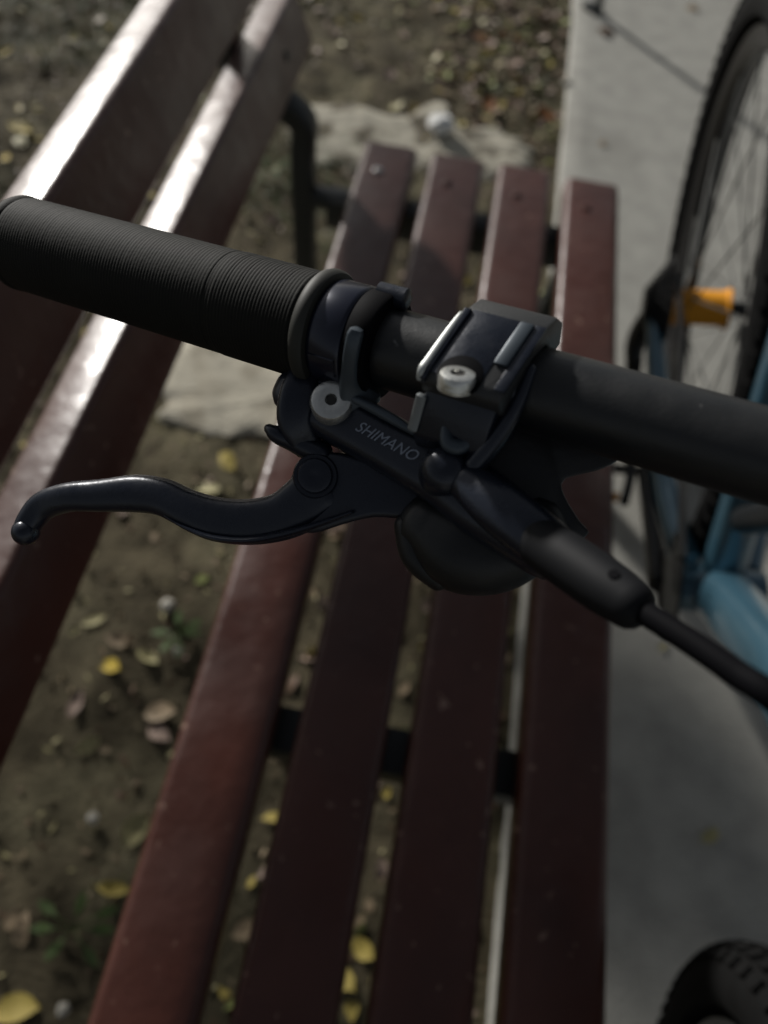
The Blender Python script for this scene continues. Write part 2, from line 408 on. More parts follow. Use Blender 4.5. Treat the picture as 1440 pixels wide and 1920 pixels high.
# cranks, pedals, chainring on the bench side
cr = obj('chainring', lathe(L(.405, .044, .345), bs, [(0, .04), (0, .056), (.003, .056), (.003, .04)], 44), M['crank'], bike)
def crank(s, ang):
    d = bf * math.cos(ang) + bu * math.sin(ang); p0 = L(.405, .062 * s, .345); p1 = p0 + d * .165 + bs * .012 * s
    ck = obj('crank_arm', sweep([p0, (p0 + p1) / 2, p1], [(.014, .008), (.011, .0065), (.012, .007)], bs, n=16, ex=3, k=4), M['crank'], bike)
    pc = p1 + bs * .06 * s
    for off in (-1, 1):
        obj('pedal_plate', sweep([pc + bf * -.045 + bu * 0 + bs * .04 * off, pc + bs * .046 * off, pc + bf * .045 + bs * .04 * off], [(.006, .010)] * 3, bu, n=10, ex=4, k=3), M['crank'], ck)
    for off in (-1, 1):
        obj('pedal_reflector', box(pc + bf * .042 * off, .066, .006, .014, Matrix((bs, bf, bu)).transposed(), bev=.001, seg=1), M['orange'], ck)
    obj('pedal_spindle', lathe(p1, bs * s, [(0, .006), (.1, .007)], 12), M['cog'], ck)
crank(1, math.radians(188)); crank(-1, math.radians(8))
# rear derailleur
obj('derailleur', join(sweep([L(-.005, .075, .345), L(.0, .085, .30), L(.02, .085, .27), L(.015, .08, .20)], [(.014, .012), (.016, .014), (.012, .01), (.011, .007)], bs, n=14, ex=3), lathe(L(.02, .074, .27), bs, [(0, .019), (.008, .019)], 20), lathe(L(.015, .074, .205), bs, [(0, .019), (.008, .019)], 20)), M['crank'], bike)
# chain
ch = []
for a, b in ((L(0, .052, .366 + .05), L(.405, .046, .345 + .056)), (L(.03, .076, .255), L(.405, .046, .345 - .056))): ch.append(sweep([a, b], [(.0035, .004)] * 2, bs, n=6, ex=4, k=1, cap=0))
obj('chain', join(*ch), M['cog'], bike)

# ---------------------------------------------------------------- cockpit
def bd(u): return 1 / (3.83 + .0013 * u)
def bv(u): return 444 + .2865 * u
def bp(u): return at(u, bv(u), bd(u))
G0 = bp(34); AX = (bp(1440) - G0).normalized()
def sx(u): return (bp(u) - G0).dot(AX)
NEAR = (TOCAM - AX * TOCAM.dot(AX)).normalized()       # from the bar towards the lens side
DOWN = AX.cross(NEAR); DOWN = DOWN if DOWN.dot(IMU) < 0 else -DOWN   # across the bar, towards the lever
bar_len = (L(.705, 0, .935) - G0).dot(AX)
hb = obj('handlebar', lathe(G0 + AX * .004, AX, [(0, .0100), (0, .0111), (.2, .0111), (bar_len - .055, .0111), (bar_len - .04, .0150), (bar_len + .04, .0150), (bar_len + .055, .0111), (bar_len + .36, .0111)], 48), M['bar'], bike)
mid = G0 + AX * bar_len
obj('stem', join(lathe(mid - AX * .022, AX, [(0, .018), (.002, .0205), (.042, .0205), (.044, .018)], 28), sweep([mid, (mid + L(.735, 0, .90)) / 2, L(.737, 0, .882)], [(.019, .017), (.017, .016), (.022, .02)], bs, n=20, ex=3, k=4)), M['crank'], bike)
# grip
prof = []; sA = .0; sE = sx(598); sJ = sx(440); s = 0
prof += [(-.0012, .006), (-.0008, .0112), (.0003, .0136), (.0020, .0151), (.0036, .0156), (.0052, .0155), (.0060, .01505)]
s = .007; pitch = .00112
while s < sE - .002:
    zone = s > sJ
    r = .0153 + (.00018 if zone else 0); am = (.00014 if zone else .00008) * random.uniform(.8, 1.15)
    if abs(s - sJ) < .0012: r -= .00012; am = .00005
    prof += [(s, r - am), (s + pitch * .30, r), (s + pitch * .62, r), (s + pitch * .9, r - am)]
    s += pitch
def helical(geo, n, amp):
    V, Fc = geo; return V, Fc
grip = obj('grip', lathe(G0, AX, prof + [(sE - .001, .0152), (sE, .0150)], 72), M['rubber'], hb, 30)
ringp = [(sE - .0005, .0148), (sE, .0161), (sE + .0006, .0167), (sE + .002, .0171), (sE + .0036, .0169), (sE + .0044, .0163), (sE + .0046, .0140)]
obj('grip_flange', lathe(G0, AX, ringp, 64), M['ring'], hb)
c0 = sE + .0046; c1 = sx(684); c2 = sx(730)
lc = obj('lock_collar', lathe(G0, AX, [(c0 - .0005, .0140), (c0 + .0004, .0147), (c0 + .0012, .0150), (c1 - .0012, .0150), (c1 - .0003, .0147), (c1, .0143), (c1 + .0003, .0138)], 64), M['collar'], hb)
for t in (.9, 2.0):                                       # two lands round the collar
    d = (NEAR * math.cos(t) + DOWN * math.sin(t)); e = AX.cross(d)
    obj('collar_land', box(G0 + AX * (c0 + (c1 - c0) * .5) + d * .0146, (c1 - c0) * .8, .006, .0012, Matrix((AX, e, d)).transposed(), bev=.0005, seg=2), M['collar'], lc)
obj('clamp_ring', lathe(G0, AX, [(c1 + .0002, .0125), (c1 + .0004, .0146), (c1 + .001, .0150), (c2 - .001, .0150), (c2 - .0002, .0145), (c2, .0113)], 64), M['hose'], lc)
obj('clamp_screw', lathe(G0 + AX * (c1 + .002) - DOWN * .0125 + NEAR * .006, AX, [(0, .003), (c2 - c1 + .0005, .003), (c2 - c1 + .001, .0022)], 20), M['anod'], lc)
# far grip on the other end of the bar (outside the picture)
e0 = bar_len + .235
obj('grip', lathe(G0, AX, [(e0, .0150), (e0 + .003, .0165), (e0 + .005, .0153), (e0 + .125, .0153), (e0 + .13, .012)], 32), M['rubber'], hb)

# brake lever: main body swept as a rounded box, parts hang from it
def W_(px, d): return px * d / FPX
bodyP = [(552, 735, .2185), (590, 752, .2165), (640, 780, .2135), (700, 815, .2095), (770, 855, .2045), (840, 895, .1995), (910, 945, .1935), (975, 992, .1875), (1030, 1030, .183)]
bodyW = [42, 52, 56, 55, 56, 60, 66, 62, 58]
bP = [at(*p) + TOCAM * -.004 for p in bodyP]; bS = [(W_(w, p[2]), .0085) for w, p in zip(bodyW, bodyP)]
brake = obj('brake_lever', sweep(bP, bS, TOCAM, n=32, ex=3.4, k=6), M['anod'], bike)
BDIR = (bP[5] - bP[1]).normalized(); BN = (TOCAM - BDIR * TOCAM.dot(BDIR)).normalized(); BSIDE = BDIR.cross(BN)
BSIDE = BSIDE if BSIDE.dot(IMU) > 0 else -BSIDE        # towards the bar
def bodypt(u, v, d, lift): return at(u, v, d) + TOCAM * lift
# raised upper spine, its edge highlight put into a lighter grey
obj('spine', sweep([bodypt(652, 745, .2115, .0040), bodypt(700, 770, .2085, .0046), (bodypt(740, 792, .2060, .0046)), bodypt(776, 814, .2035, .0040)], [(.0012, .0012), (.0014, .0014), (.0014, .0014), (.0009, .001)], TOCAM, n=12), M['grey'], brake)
# nose of the body and its shoulder
obj('nose', sweep([bodypt(574, 708, .2180, .0), bodypt(564, 745, .2175, -.0005), bodypt(556, 790, .217, -.002), bodypt(572, 828, .216, -.005)], [(.0050, .006), (.0058, .008), (.0052, .008), (.0045, .006)], TOCAM, n=24, ex=4.5, k=6), M['anod'], brake)
obj('nose_cap', sweep([bodypt(572, 704, .2175, .001), bodypt(605, 720, .2165, .001), bodypt(640, 738, .215, .001)], [(.0028, .0030), (.0032, .0032), (.003, .003)], TOCAM, n=16, ex=3), M['anod'], brake)
# strut that rests on the bar
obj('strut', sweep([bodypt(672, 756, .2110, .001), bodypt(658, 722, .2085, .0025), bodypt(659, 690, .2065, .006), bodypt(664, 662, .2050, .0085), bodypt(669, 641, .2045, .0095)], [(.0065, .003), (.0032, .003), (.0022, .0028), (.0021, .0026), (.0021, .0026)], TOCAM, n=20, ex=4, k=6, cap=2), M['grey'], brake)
# bleed screw with hex socket
pS = bodypt(624, 757, .2125, .0050); nS = (TOCAM * .97 + IMU * .2 - IMR * .05).normalized()
sc = obj('bleed_screw', lathe(pS - nS * .003, nS, [(0, .0061), (.0032, .0060), (.0042, .0054), (.0046, .0044), (.0046, .0030), (.0044, .0017), (.0034, .0015), (.0032, .0003)], 40), M['silver'], brake, 35)
obj('hex_socket', lathe(pS - nS * .0003, nS, [(0, .0015), (.0012, .0015)], 6), M['hole'], sc)
# adjuster tab at the far left of the body
obj('adjuster_tab', sweep([bodypt(507, 806, .2185, .001), bodypt(520, 815, .218, .001), bodypt(550, 828, .217, -.001), bodypt(600, 850, .215, -.003)], [(.0016, .0024), (.0026, .0032), (.003, .004), (.004, .005)], TOCAM, n=16), M['anod'], brake)
# round boss in the middle and ridge behind it
V, Fc = lathe(bodypt(832, 893, .1975, -.002), (TOCAM + IMU * .25).normalized(), [(-.004, .0066), (.006, .0066), (.0085, .0058), (.0102, .0042), (.011, .0022), (.0112, .0004)], 32)
obj('boss', (V, Fc), M['anod'], brake)
obj('hose_shoulder', sweep([bodypt(872, 905, .1955, .003), bodypt(930, 950, .190, .003), bodypt(1000, 1005, .184, .002), bodypt(1040, 1035, .181, .0)], [(.005, .005), (.0066, .006), (.0066, .0062), (.0064, .006)], TOCAM, n=22, ex=2.4), M['anod'], brake)
# lever arm: blade with a hooked end
lev = [(38, 1000, 22), (46, 978, 24), (72, 948, 27), (120, 932, 28), (180, 929, 31), (250, 925, 36), (300, 932, 36), (345, 953, 37), (400, 973, 42), (460, 979, 44), (520, 970, 46), (565, 946, 52), (600, 915, 54)]
def ld_(u): return .240 - .026 * u / 600
blade = obj('lever_blade', sweep([at(u, v, ld_(u)) - TOCAM * .004 for u, v, w in lev], [(W_(w, ld_(u)), .0050 if u > 90 else .0040) for u, v, w in lev], TOCAM, n=28, ex=2.7, k=6), M['anod'], brake)
obj('lever_rib', sweep([at(u, v, ld_(u)) - TOCAM * .0005 for u, v in ((310, 968), (350, 990), (400, 1008), (460, 1013), (520, 1004), (590, 985), (660, 960))], [(.0004, .001), (.0008, .002), (.0011, .003), (.0012, .003), (.0012, .003), (.001, .003), (.0006, .002)], TOCAM, n=12), M['anod'], brake)
obj('lever_ball', lathe(at(40, 998, ld_(40)) - TOCAM * .0075, TOCAM, [(0, .001), (.001, .003), (.003, .0041), (.006, .0041), (.008, .003), (.009, .001)], 24), M['anod'], brake)
yoke = [(540, 905), (556, 872), (590, 850), (640, 848), (710, 868), (790, 915), (810, 955), (760, 972), (700, 970), (640, 984), (585, 1000), (548, 985)]
YK = catmull([at(u, v, .2165 - (u - 540) * 4e-5) - TOCAM * .006 for u, v in yoke] + [at(540, 905, .2165) - TOCAM * .006], 3)[:-1]
obj('lever_yoke', slab(YK, TOCAM * .0105, .0016, 3), M['anod'], brake)
obj('pivot_pin', lathe(at(592, 893, .2145) - TOCAM * .0005, TOCAM, [(0, .0050), (.0032, .0050), (.0040, .0046), (.0043, .0038), (.0043, .0012), (.0040, .0003)], 32), M['anod'], brake)
obj('pivot_ring', lathe(at(592, 893, .2145) - TOCAM * .0012, TOCAM, [(0, .0064), (.0022, .0064), (.0029, .0060), (.0029, .0052)], 36), M['anod'], brake)
# bar clamp
uc = 928; cA, cB = sx(868), sx(992); cc = G0
def cp(s, p, q): return G0 + AX * s + DOWN * p + NEAR * q
pr = []
for i in range(26):                                    # round the far side of the bar
    a = math.radians(28 + 262 * i / 25); pr.append((math.cos(a) * .0143, -math.sin(a) * .0143))
ring = []
for i in range(40):
    a = 2 * math.pi * i / 40; ring.append((math.cos(a), math.sin(a)))
band = obj('bar_clamp', lathe(G0, AX, [(cA, .0112), (cA, .0136), (cA + .0012, .0147), (cB - .0012, .0147), (cB, .0136), (cB, .0112)], 56), M['anod'], brake)
# clamp cover: faceted block, top facet, channelled sloping face, boss with the bolt, foot towards the body
m0 = (cA + cB) / 2; hw = (cB - cA) / 2; SK = .13
def ck(s_, p, q): return cp(s_ - SK * (p + .0165), p, q)
def cover(poly, sa, sb, bev=.0009):
    bm = bmesh.new(); n = len(poly)
    a = [bm.verts.new(ck(sa, p, q)) for p, q in poly]; b = [bm.verts.new(ck(sb, p, q)) for p, q in poly]
    bm.faces.new(a); bm.faces.new(b)
    for i in range(n): bm.faces.new((a[i], a[(i + 1) % n], b[(i + 1) % n], b[i]))
    bmesh.ops.recalc_face_normals(bm, faces=bm.faces[:])
    if bev: bmesh.ops.bevel(bm, geom=[e for e in bm.edges if e.calc_face_angle() > .3], offset=bev, segments=2, affect='EDGES', profile=.5)
    return bm
S0, S1 = cA, cB + .0026
def face(p): return .0125 + .36 * (p + .0125)
plate = [(-.0150, -.0070), (-.0185, .0010), (-.0170, .0080), (-.0125, .0125), (.0072, face(.0072)), (.0098, .0186), (.0112, .0150), (.0112, .0080), (.0095, .0050), (.004, .0110), (-.004, .0112), (-.0100, .0060), (-.0114, -.004)]
obj('clamp_cover', cover(plate, S0, S1), M['satin'], brake, 25)
def strip(p0, p1, lo, hi, tip=False):
    q = [(p0, face(p0) + lo), (p0, face(p0) + hi), (p1, face(p1) + hi)]
    if tip: q += [(p1 + .0025, face(p1) - .0004 + hi), (p1 + .0032, face(p1) - .002)]
    return q + [(p1, face(p1) + lo)]
obj('clamp_rail', cover(strip(-.0122, .0068, -.0006, .0011, True), S0 - .0002, S0 + .0017, .0004), M['anod'], brake, 25)
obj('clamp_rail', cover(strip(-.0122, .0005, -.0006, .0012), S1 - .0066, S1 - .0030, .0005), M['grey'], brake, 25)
obj('clamp_face_shade', cover(strip(-.0123, .0070, -.0006, .0003), S0 + .0018, S1 - .0067, .0001), M['anod'], brake, 25)  # darker plates, the shade of the recessed face put into their colour
obj('clamp_face_shade', cover(strip(-.0123, .0070, -.0006, .0004), S1 - .0029, S1 - .0001, .0001), M['anod'], brake, 25)
# thin pale line along the left side, the edge's glint as colour
obj('edge_glint', sweep([ck(S0 - .0001, p, face(p) + .0009) for p in (-.0105, -.006, -.001, .004, .0072)] + [ck(S0, .0096, .0192)], [(.0003, .0005), (.0005, .0008), (.0006, .0009), (.0006, .0009), (.0006, .0009), (.0004, .0006)], AX, n=8, ex=3, k=4, cap=1), M['edge'], brake)
# lower half of the clamp between bolt and body
foot = [(.0095, .0160), (.0160, .0125), (.0215, .0090), (.0235, .0035), (.0200, -.004), (.0110, -.006), (.0105, .004)]
obj('clamp_foot', cover(foot, S0 + .0010, S1 - .001), M['anod'], brake, 25)
obj('edge_glint', sweep([ck(S0 + .0009, .0125, .0148), ck(S0 + .0009, .0170, .0118), ck(S0 + .0009, .0205, .0098)], [(.0008, .0014)] * 3, AX, n=8, ex=3, k=4, cap=1), M['foot_glint'], brake)
# silver clamp bolt; a dark disc stands for the shade of its pocket
nB = (DOWN * -.36 + NEAR * .93).normalized()
r_ = ray(857, 712).normalized(); pl0 = ck(S0 + .008, .002, face(.002) + .0003)
pB = CAM + r_ * ((pl0 - CAM).dot(nB) / r_.dot(nB))
upB = (-DOWN - nB * (-DOWN).dot(nB)).normalized()
obj('pocket_shade', lathe(pB + upB * .0017 - nB * .0012, nB, [(0, .0058), (.0011, .0058), (.0013, .0055), (.0013, .0008)], 36), M['hose'], brake)
nT = (nB + upB * .55).normalized()
cb = obj('clamp_bolt', lathe(pB - nT * .0021, nT, [(0, .0046), (.0030, .0046), (.0038, .0042), (.0041, .0034), (.0041, .0019), (.0030, .0017), (.0029, .0002)], 36), M['silver'], brake, 35)
obj('hex_socket', lathe(pB + nT * .0005, nT, [(0, .0016), (.0008, .0016)], 6), M['hole'], cb)
# clamp arm joining the body
obj('clamp_arm', sweep([at(885, 765, .1935), at(880, 800, .1955), at(868, 840, .197), at(850, 880, .1985)], [(.0075, .005), (.0070, .005), (.0065, .005), (.006, .005)], TOCAM, n=24, ex=3.2), M['anod'], brake)
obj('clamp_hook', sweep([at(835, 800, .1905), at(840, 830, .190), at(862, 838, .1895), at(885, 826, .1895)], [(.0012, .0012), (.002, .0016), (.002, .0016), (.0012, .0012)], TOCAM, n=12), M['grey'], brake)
obj('clamp_web', sweep([at(992, 695, .187), at(965, 760, .188), at(930, 820, .190), at(890, 870, .193)], [(.0018, .004), (.0024, .005), (.0028, .005), (.003, .005)], TOCAM, n=16, ex=2.6), M['anod'], brake)
# lettering printed on the reservoir
fc = bpy.data.curves.new('lettering', 'FONT'); fc.body = 'SHIMANO'; fc.size = 1; fc.shear = .35; fc.space_character = 1.02; fc.extrude = .02
fo = bpy.data.objects.new('lettering', fc); C.objects.link(fo)
dg = bpy.context.evaluated_depsgraph_get(); tm = bpy.data.meshes.new_from_object(fo.evaluated_get(dg))
bpy.data.objects.remove(fo)
tw = max(v.co.x for v in tm.vertices); th_ = max(v.co.y for v in tm.vertices)
pa = bodypt(672, 812, .2095, 0); pb = bodypt(786, 874, .2025, 0)
tx = (pb - pa); ln = tx.length; tx.normalize(); tz = (TOCAM - tx * TOCAM.dot(tx)).normalized(); ty = tz.cross(tx)
txt = bpy.data.objects.new('lettering', tm); C.objects.link(txt); tm.materials.append(M['print']); txt.parent = brake
kx = ln / tw
LIFT = .0
txt.matrix_basis = Matrix.Translation(pa + tz * LIFT) @ Matrix((tx, ty, tz)).transposed().to_4x4() @ Matrix.Diagonal((kx, .0030 / th_, .004, 1))
# drop the letters on to the body surface
deps = bpy.context.evaluated_depsgraph_get(); deps.update()
from mathutils.bvhtree import BVHTree
bt = BVHTree.FromObject(brake, deps)
mw = txt.matrix_basis.copy()
zmin = min(v.co.z for v in tm.vertices)
for v in tm.vertices:
    p = mw @ Vector((v.co.x, v.co.y, 0)); h = bt.ray_cast(p + tz * .03, -tz)
    if h[0] is not None: v.co = mw.inverted() @ (h[0] + tz * (.00012 + (.0001 if v.co.z > 0 else 0)))
# rubber boot and hose
bt0, bt1 = at(1015, 1018, .181) + TOCAM * .001, at(1196, 1142, .160)
obj('hose_boot', sweep([bt0, bt0.lerp(bt1, .3), bt0.lerp(bt1, .7), bt0.lerp(bt1, .93)], [(.0062, .0066), (.0064, .0066), (.0062, .0064), (.0056, .0058)], TOCAM, n=32, k=6, cap=4), M['boot'], brake)
bd_ = (bt1 - bt0).normalized()
obj('boot_collar', lathe(bt1 - bd_ * .006 - IMU * .0002, bd_, [(0, .0050), (.004, .0051), (.006, .0044), (.0066, .003)], 28), M['hose'], brake)
dd = (TOCAM * .9 + IMU * .35 + IMR * .1); dd = (dd - bd_ * dd.dot(bd_)).normalized()
obj('dimple_shade', lathe(bt0.lerp(bt1, .78) + dd * .0055, dd, [(0, .0013), (.00088, .0013), (.0009, .001)], 16), M['hose'], brake)  # black disc painted as the shade inside a small dimple
obj('brake_hose', tube([bt1 - bd_ * .002, at(1290, 1200, .149), at(1380, 1262, .140), at(1470, 1325, .133), at(1620, 1480, .135), L(.80, .05, .80), L(.79, .034, .745), L(.74, .03, .675)], .0027, 16, 8), M['hose'], brake)
# shifter slung under the bar
shf = obj('shifter', sweep([at(800, 985, .211), at(850, 1015, .2095), at(905, 1025, .208), at(960, 1010, .2065), at(1010, 985, .205)], [(W_(62, .21), .011), (W_(88, .21), .014), (W_(90, .21), .0145), (W_(84, .21), .013), (W_(66, .21), .010)], TOCAM, n=32, ex=2.3), M['plastic'], bike)
arm = [(905, 700), (1000, 745), (1085, 800), (1155, 850), (1120, 880), (1075, 892), (1045, 903), (1048, 930), (1075, 975), (1092, 1000), (1040, 1020), (960, 990), (900, 930), (880, 840)]
AP = catmull([at(u, v, .2055) for u, v in arm] + [at(*arm[0], .2055)], 3)[:-1]
obj('shifter_body', slab(AP, TOCAM * .014, .0008, 2), M['plastic'], shf)
obj('shifter_cap', sweep([at(765, 985, .2075), at(785, 1040, .2068), at(825, 1082, .2062)], [(.004, .004), (.005, .0045), (.004, .004)], TOCAM, n=18), M['plastic'], shf)

# ================================================================== ADDED UNSEEN TREE: leafy clumps placed to shade the concrete and soil
def plan(c, a): return Vector((.733 * c - .68 * a, .68 * c + .733 * a, 0))
TD = 4.2
def crown_at(c, e, a=TD): p = plan(c, a); p.z = (e + a * math.sin(EL)) / math.cos(EL); return p
sb = plan(.16, TD); young = empty('added_shade_tree', sb)
tag(young, 'added unseen tree, two leafy clumps left of the view placed to cast shade', 'tree')
fork = sb + Vector((0, 0, 1.0))
obj('trunk', sweep([sb - Vector((0, 0, .05)), sb + Vector((.01, 0, .5)), fork], [(.016, .016), (.013, .013), (.011, .011)], Vector((1, .3, 0)), n=10, k=5), M['twig'], young)
for (c, e, rc, re_, n_) in ((.45, .025, .26, .125, 3000), (-.14, .09, .28, .25, 650)):
    cc_ = crown_at(c, e)
    obj('branch', sweep([fork - Vector((0, 0, .03)), (fork + cc_) / 2 + Vector((0, 0, -.04)), cc_ + Vector((0, 0, .05))], [(.009, .009), (.007, .007), (.003, .003)], Vector((.3, 1, 0)), n=8, k=5), M['twig'], young)
    V = []; Fc = []
    for i in range(n_):
        v = Vector((random.gauss(0, 1), random.gauss(0, 1), random.gauss(0, 1))).normalized() * random.random() ** .38
        p = cc_ + Vector((v.x * rc, v.y * rc, v.z * re_)) * (1 + .15 * noise.noise(v * 4)); e1 = Vector((random.gauss(0, 1), random.gauss(0, 1), random.gauss(0, 1))).normalized(); e2 = e1.orthogonal().normalized()
        l_ = random.uniform(.018, .032); k = len(V); V += [p - e1 * l_, p + e2 * l_ * .5, p + e1 * l_, p - e2 * l_ * .5]; Fc.append((k, k + 1, k + 2, k + 3))
    fo_ = obj('shade_clump', (V, Fc), M['grass'], young, 0); fo_['kind'] = 'stuff'

# ================================================================== SMALL THINGS
po = ground(1118, 24)
post = empty('metal_post', po); tag(post, 'thin dark metal post standing on the concrete near the top edge', 'post')
obj('pole', lathe(po, Vector((0, 0, 1)), [(0, .011), (.62, .011), (.625, .007)], 20), M['steel'], post)
obj('base_plate', box(po + Vector((-.012, .012, .006)), .05, .035, .012, Matrix.Rotation(math.radians(-40), 3, 'Z'), bev=.002), M['steel'], post)

def leaf_geo(kind):
    rnd = random.Random(kind * 13 + 5); n = 5; V = []; Fc = []
    curl = rnd.uniform(-.35, .5); fold = rnd.uniform(.1, .45); wd = rnd.uniform(.2, .33); asy = rnd.uniform(-.08, .08)
    for i in range(n + 1):
        t = i / n; w = wd * (math.sin(math.pi * t ** .85) ** .8) if 0 < t < 1 else .004
        z = curl * (t - .5) ** 2 + .03 * math.sin(t * 9 + kind); b = asy * math.sin(math.pi * t)
        V += [(t - .5, -w + b, z + fold * w), (t - .5, b, z), (t - .5, w + b, z + fold * w * rnd.uniform(.6, 1.2))]
    for i in range(n):
        a = i * 3; Fc += [(a, a + 1, a + 4, a + 3), (a + 1, a + 2, a + 5, a + 4)]
    k = len(V); V += [(-.5, .01, V[1][2]), (-.72, .03, V[1][2] + .04), (-.72, .045, V[1][2] + .04), (-.5, -.012, V[1][2])]; Fc.append((k, k + 1, k + 2, k + 3))
    return V, Fc
LM = {}
def leaf_mesh(kind, col):
    if (kind, col) not in LM:
        me = bpy.data.meshes.new('fallen_leaf'); v, f = leaf_geo(kind); me.from_pydata(v, [], f); me.materials.append(LEAF[col])
        for p in me.polygons: p.use_smooth = True
        LM[(kind, col)] = me
    return LM[(kind, col)]
def leaf(x, y, size, ang, col, label, group, z=None, tilt=.25):
    o = bpy.data.objects.new('fallen_leaf', leaf_mesh(random.randrange(7), col)); C.objects.link(o)
    zz = (soil_z(x, y) if x < CE else 0) if z is None else z
    o.location = (x, y, zz + .0015 + .025 * size); o.rotation_euler = (random.gauss(0, tilt), random.gauss(0, tilt), ang); o.scale = (size,) * 3
    return tag(o, label, 'leaf', group)
named = [
 (425, 865, .036, 2.4, 'yellow', 'yellow leaf on the soil just above the middle of the brake lever'),
 (390, 915, .036, 0.1, 'pale', 'pale leaf partly hidden behind the brake lever blade'),
 (205, 1250, .032, 3.0, 'bright_yellow', 'brightest yellow leaf on the soil between backrest and seat'),
 (175, 1158, .030, .6, 'pale', 'pale leaf lying beside the lower backrest slat'),
 (228, 1197, .038, .05, 'tan', 'long tan leaf directly above the brightest yellow leaf'),
 (275, 1232, .028, -.3, 'pale', 'small pale leaf right of the brightest yellow leaf'),
 (165, 1396, .032, .75, 'pale', 'slim pale leaf alone on dark soil at left'),
 (255, 1556, .040, 1.2, 'pale', 'broad pale leaf touching the first seat slat edge'),
 (213, 1665, .034, .1, 'yellow', 'round yellow leaf beside the first seat slat above the weed'),
 (27, 1898, .042, .3, 'yellow', 'yellow green leaf in the bottom left corner'),
 (380, 1082, .022, .9, 'green', 'small greenish leaf below the brake lever blade'),
 (300, 1336, .038, .3, 'tan', 'curled tan leaf against the first seat slat'),
 (297, 1370, .030, -.4, 'pinkish', 'pinkish leaf tucked under the first seat slat'),
 (140, 1318, .034, 1.5, 'pinkish', 'thin pinkish leaf stalk upright on the soil at left'),
 (40, 1745, .034, 1.7, 'tan', 'crumpled tan leaf left of the green weed'),
 (22, 1720, .026, 1.2, 'tan', 'small tan leaf at the left picture edge beside the weed'),
 (1137, 61, .055, .0, 'brown', 'reddish brown leaf on the concrete under the thin shadow'),
 (1330, 1565, .034, .7, 'pale', 'pale yellow leaf on the shaded concrete'),
 (1242, 1212, .022, .9, 'pale', 'small pale leaf on the concrete beneath the brake hose'),
 (905, 68, .060, .2, 'orange', 'orange brown leaf on the litter behind the seat end'),
 (40, 233, .05, .1, 'yellow', 'yellow leaf behind the upper backrest slat at left edge'),
 (8, 95, .04, .7, 'bright_yellow', 'yellow leaf on grass at the upper left edge'),
 (1300, 17, .05, .2, 'tan', 'tan leaf on the concrete at the top edge'),
 (1130, 270, .022, .9, 'tan', 'tiny tan leaf on the concrete beyond the last seat slat'),
 (515, 1085, .024, .5, 'pinkish', 'small pinkish leaf beside the first seat slat below the lever'),
]
for u, v, sz, an, col, lb in named:
    g = ground(u, v, 0 if u > 1060 else -.008); leaf(g.x, g.y, sz * (1.25 if u < 600 else 1), an, col, lb, None, tilt=.18)
WORD = dict(bright_yellow='bright yellow', yellow='yellow', pale='pale straw coloured', green='yellowish green', tan='tan', brown='dark brown', orange='orange brown', pinkish='pinkish beige')
def zone(n, x0, x1, y0, y1, cols, label, group, s0=.018, s1=.042):
    for i in range(n):
        x = random.uniform(x0, x1); y = random.uniform(y0, y1)
        col = random.choice(cols); leaf(x, y, random.uniform(s0, s1), random.uniform(0, 6.28), col, label % WORD[col], group + ', ' + WORD[col])
zone(90, -.12, .19, -.05, 1.0, ['yellow', 'pale', 'tan', 'tan', 'brown', 'yellow', 'green', 'pinkish'], '%s fallen leaf in the litter seen through the seat slat gaps', 'leaves under the bench seat', .022, .04)
zone(75, -.10, .19, 1.75, 2.9, ['tan', 'brown', 'brown', 'pinkish', 'pale', 'orange', 'brown'], '%s dry leaf in the litter along the concrete edge', 'leaves along the concrete edge', .03, .06)
zone(45, -1.0, -.12, 1.75, 3.0, ['tan', 'pale', 'pinkish', 'yellow', 'pale', 'green'], '%s dry leaf scattered on the soil beyond the far end of the bench', 'leaves beyond the bench', .025, .05)
zone(50, -1.45, -.62, .6, 1.8, ['tan', 'pale', 'yellow', 'yellow', 'green', 'pale', 'bright_yellow'], '%s leaf on the ground behind the backrest', 'leaves behind the backrest', .025, .05)
zone(22, -.50, -.17, .1, .72, ['tan', 'brown', 'pale', 'brown'], 'small %s leaf on the soil between backrest and seat', 'small leaves between backrest and seat', .012, .022)
zone(14, -.38, .14, 1.52, 1.78, ['tan', 'pale', 'brown', 'yellow'], '%s leaf lying on the pale patch behind the seat end', 'leaves on the pale patch', .025, .045)
zone(16, -.5, -.15, 1.0, 1.5, ['tan', 'pale', 'pinkish', 'green'], '%s dry leaf on the soil beside the rear bench leg', 'leaves by the bench leg', .025, .045)
# the rest of the fallen leaves, lying thick beyond what can be picked apart
V = []; Fc = []; MI = []; LK = ['tan', 'brown', 'pale', 'pinkish', 'yellow', 'green']
for i in range(1700):
    r = random.random()
    if r < .40: x, y = random.uniform(-.15, .195), random.uniform(1.6, 3.2)
    elif r < .65: x, y = random.uniform(-1.6, -.55), random.uniform(.6, 2.6)
    elif r < .85: x, y = random.uniform(-1.0, -.1), random.uniform(1.9, 3.2)
    else: x, y = random.uniform(-.1, .195), random.uniform(-.1, 1.4)
    v, f = leaf_geo(random.randrange(7)); sz = random.uniform(.016, .040 if y > 1.8 else .030)
    mt = Matrix.Translation((x, y, soil_z(x, y) + .002 + .04 * sz)) @ Matrix.Rotation(random.uniform(0, 6.28), 4, 'Z') @ Matrix.Rotation(random.gauss(0, .3), 4, 'X') @ Matrix.Rotation(random.gauss(0, .3), 4, 'Y') @ Matrix.Scale(sz, 4)
    k = len(V); V += [mt @ Vector(q) for q in v]; Fc += [tuple(q + k for q in t) for t in f]; MI += [random.choice((0, 0, 1, 1, 2, 3, 3, 4, 5))] * len(f)
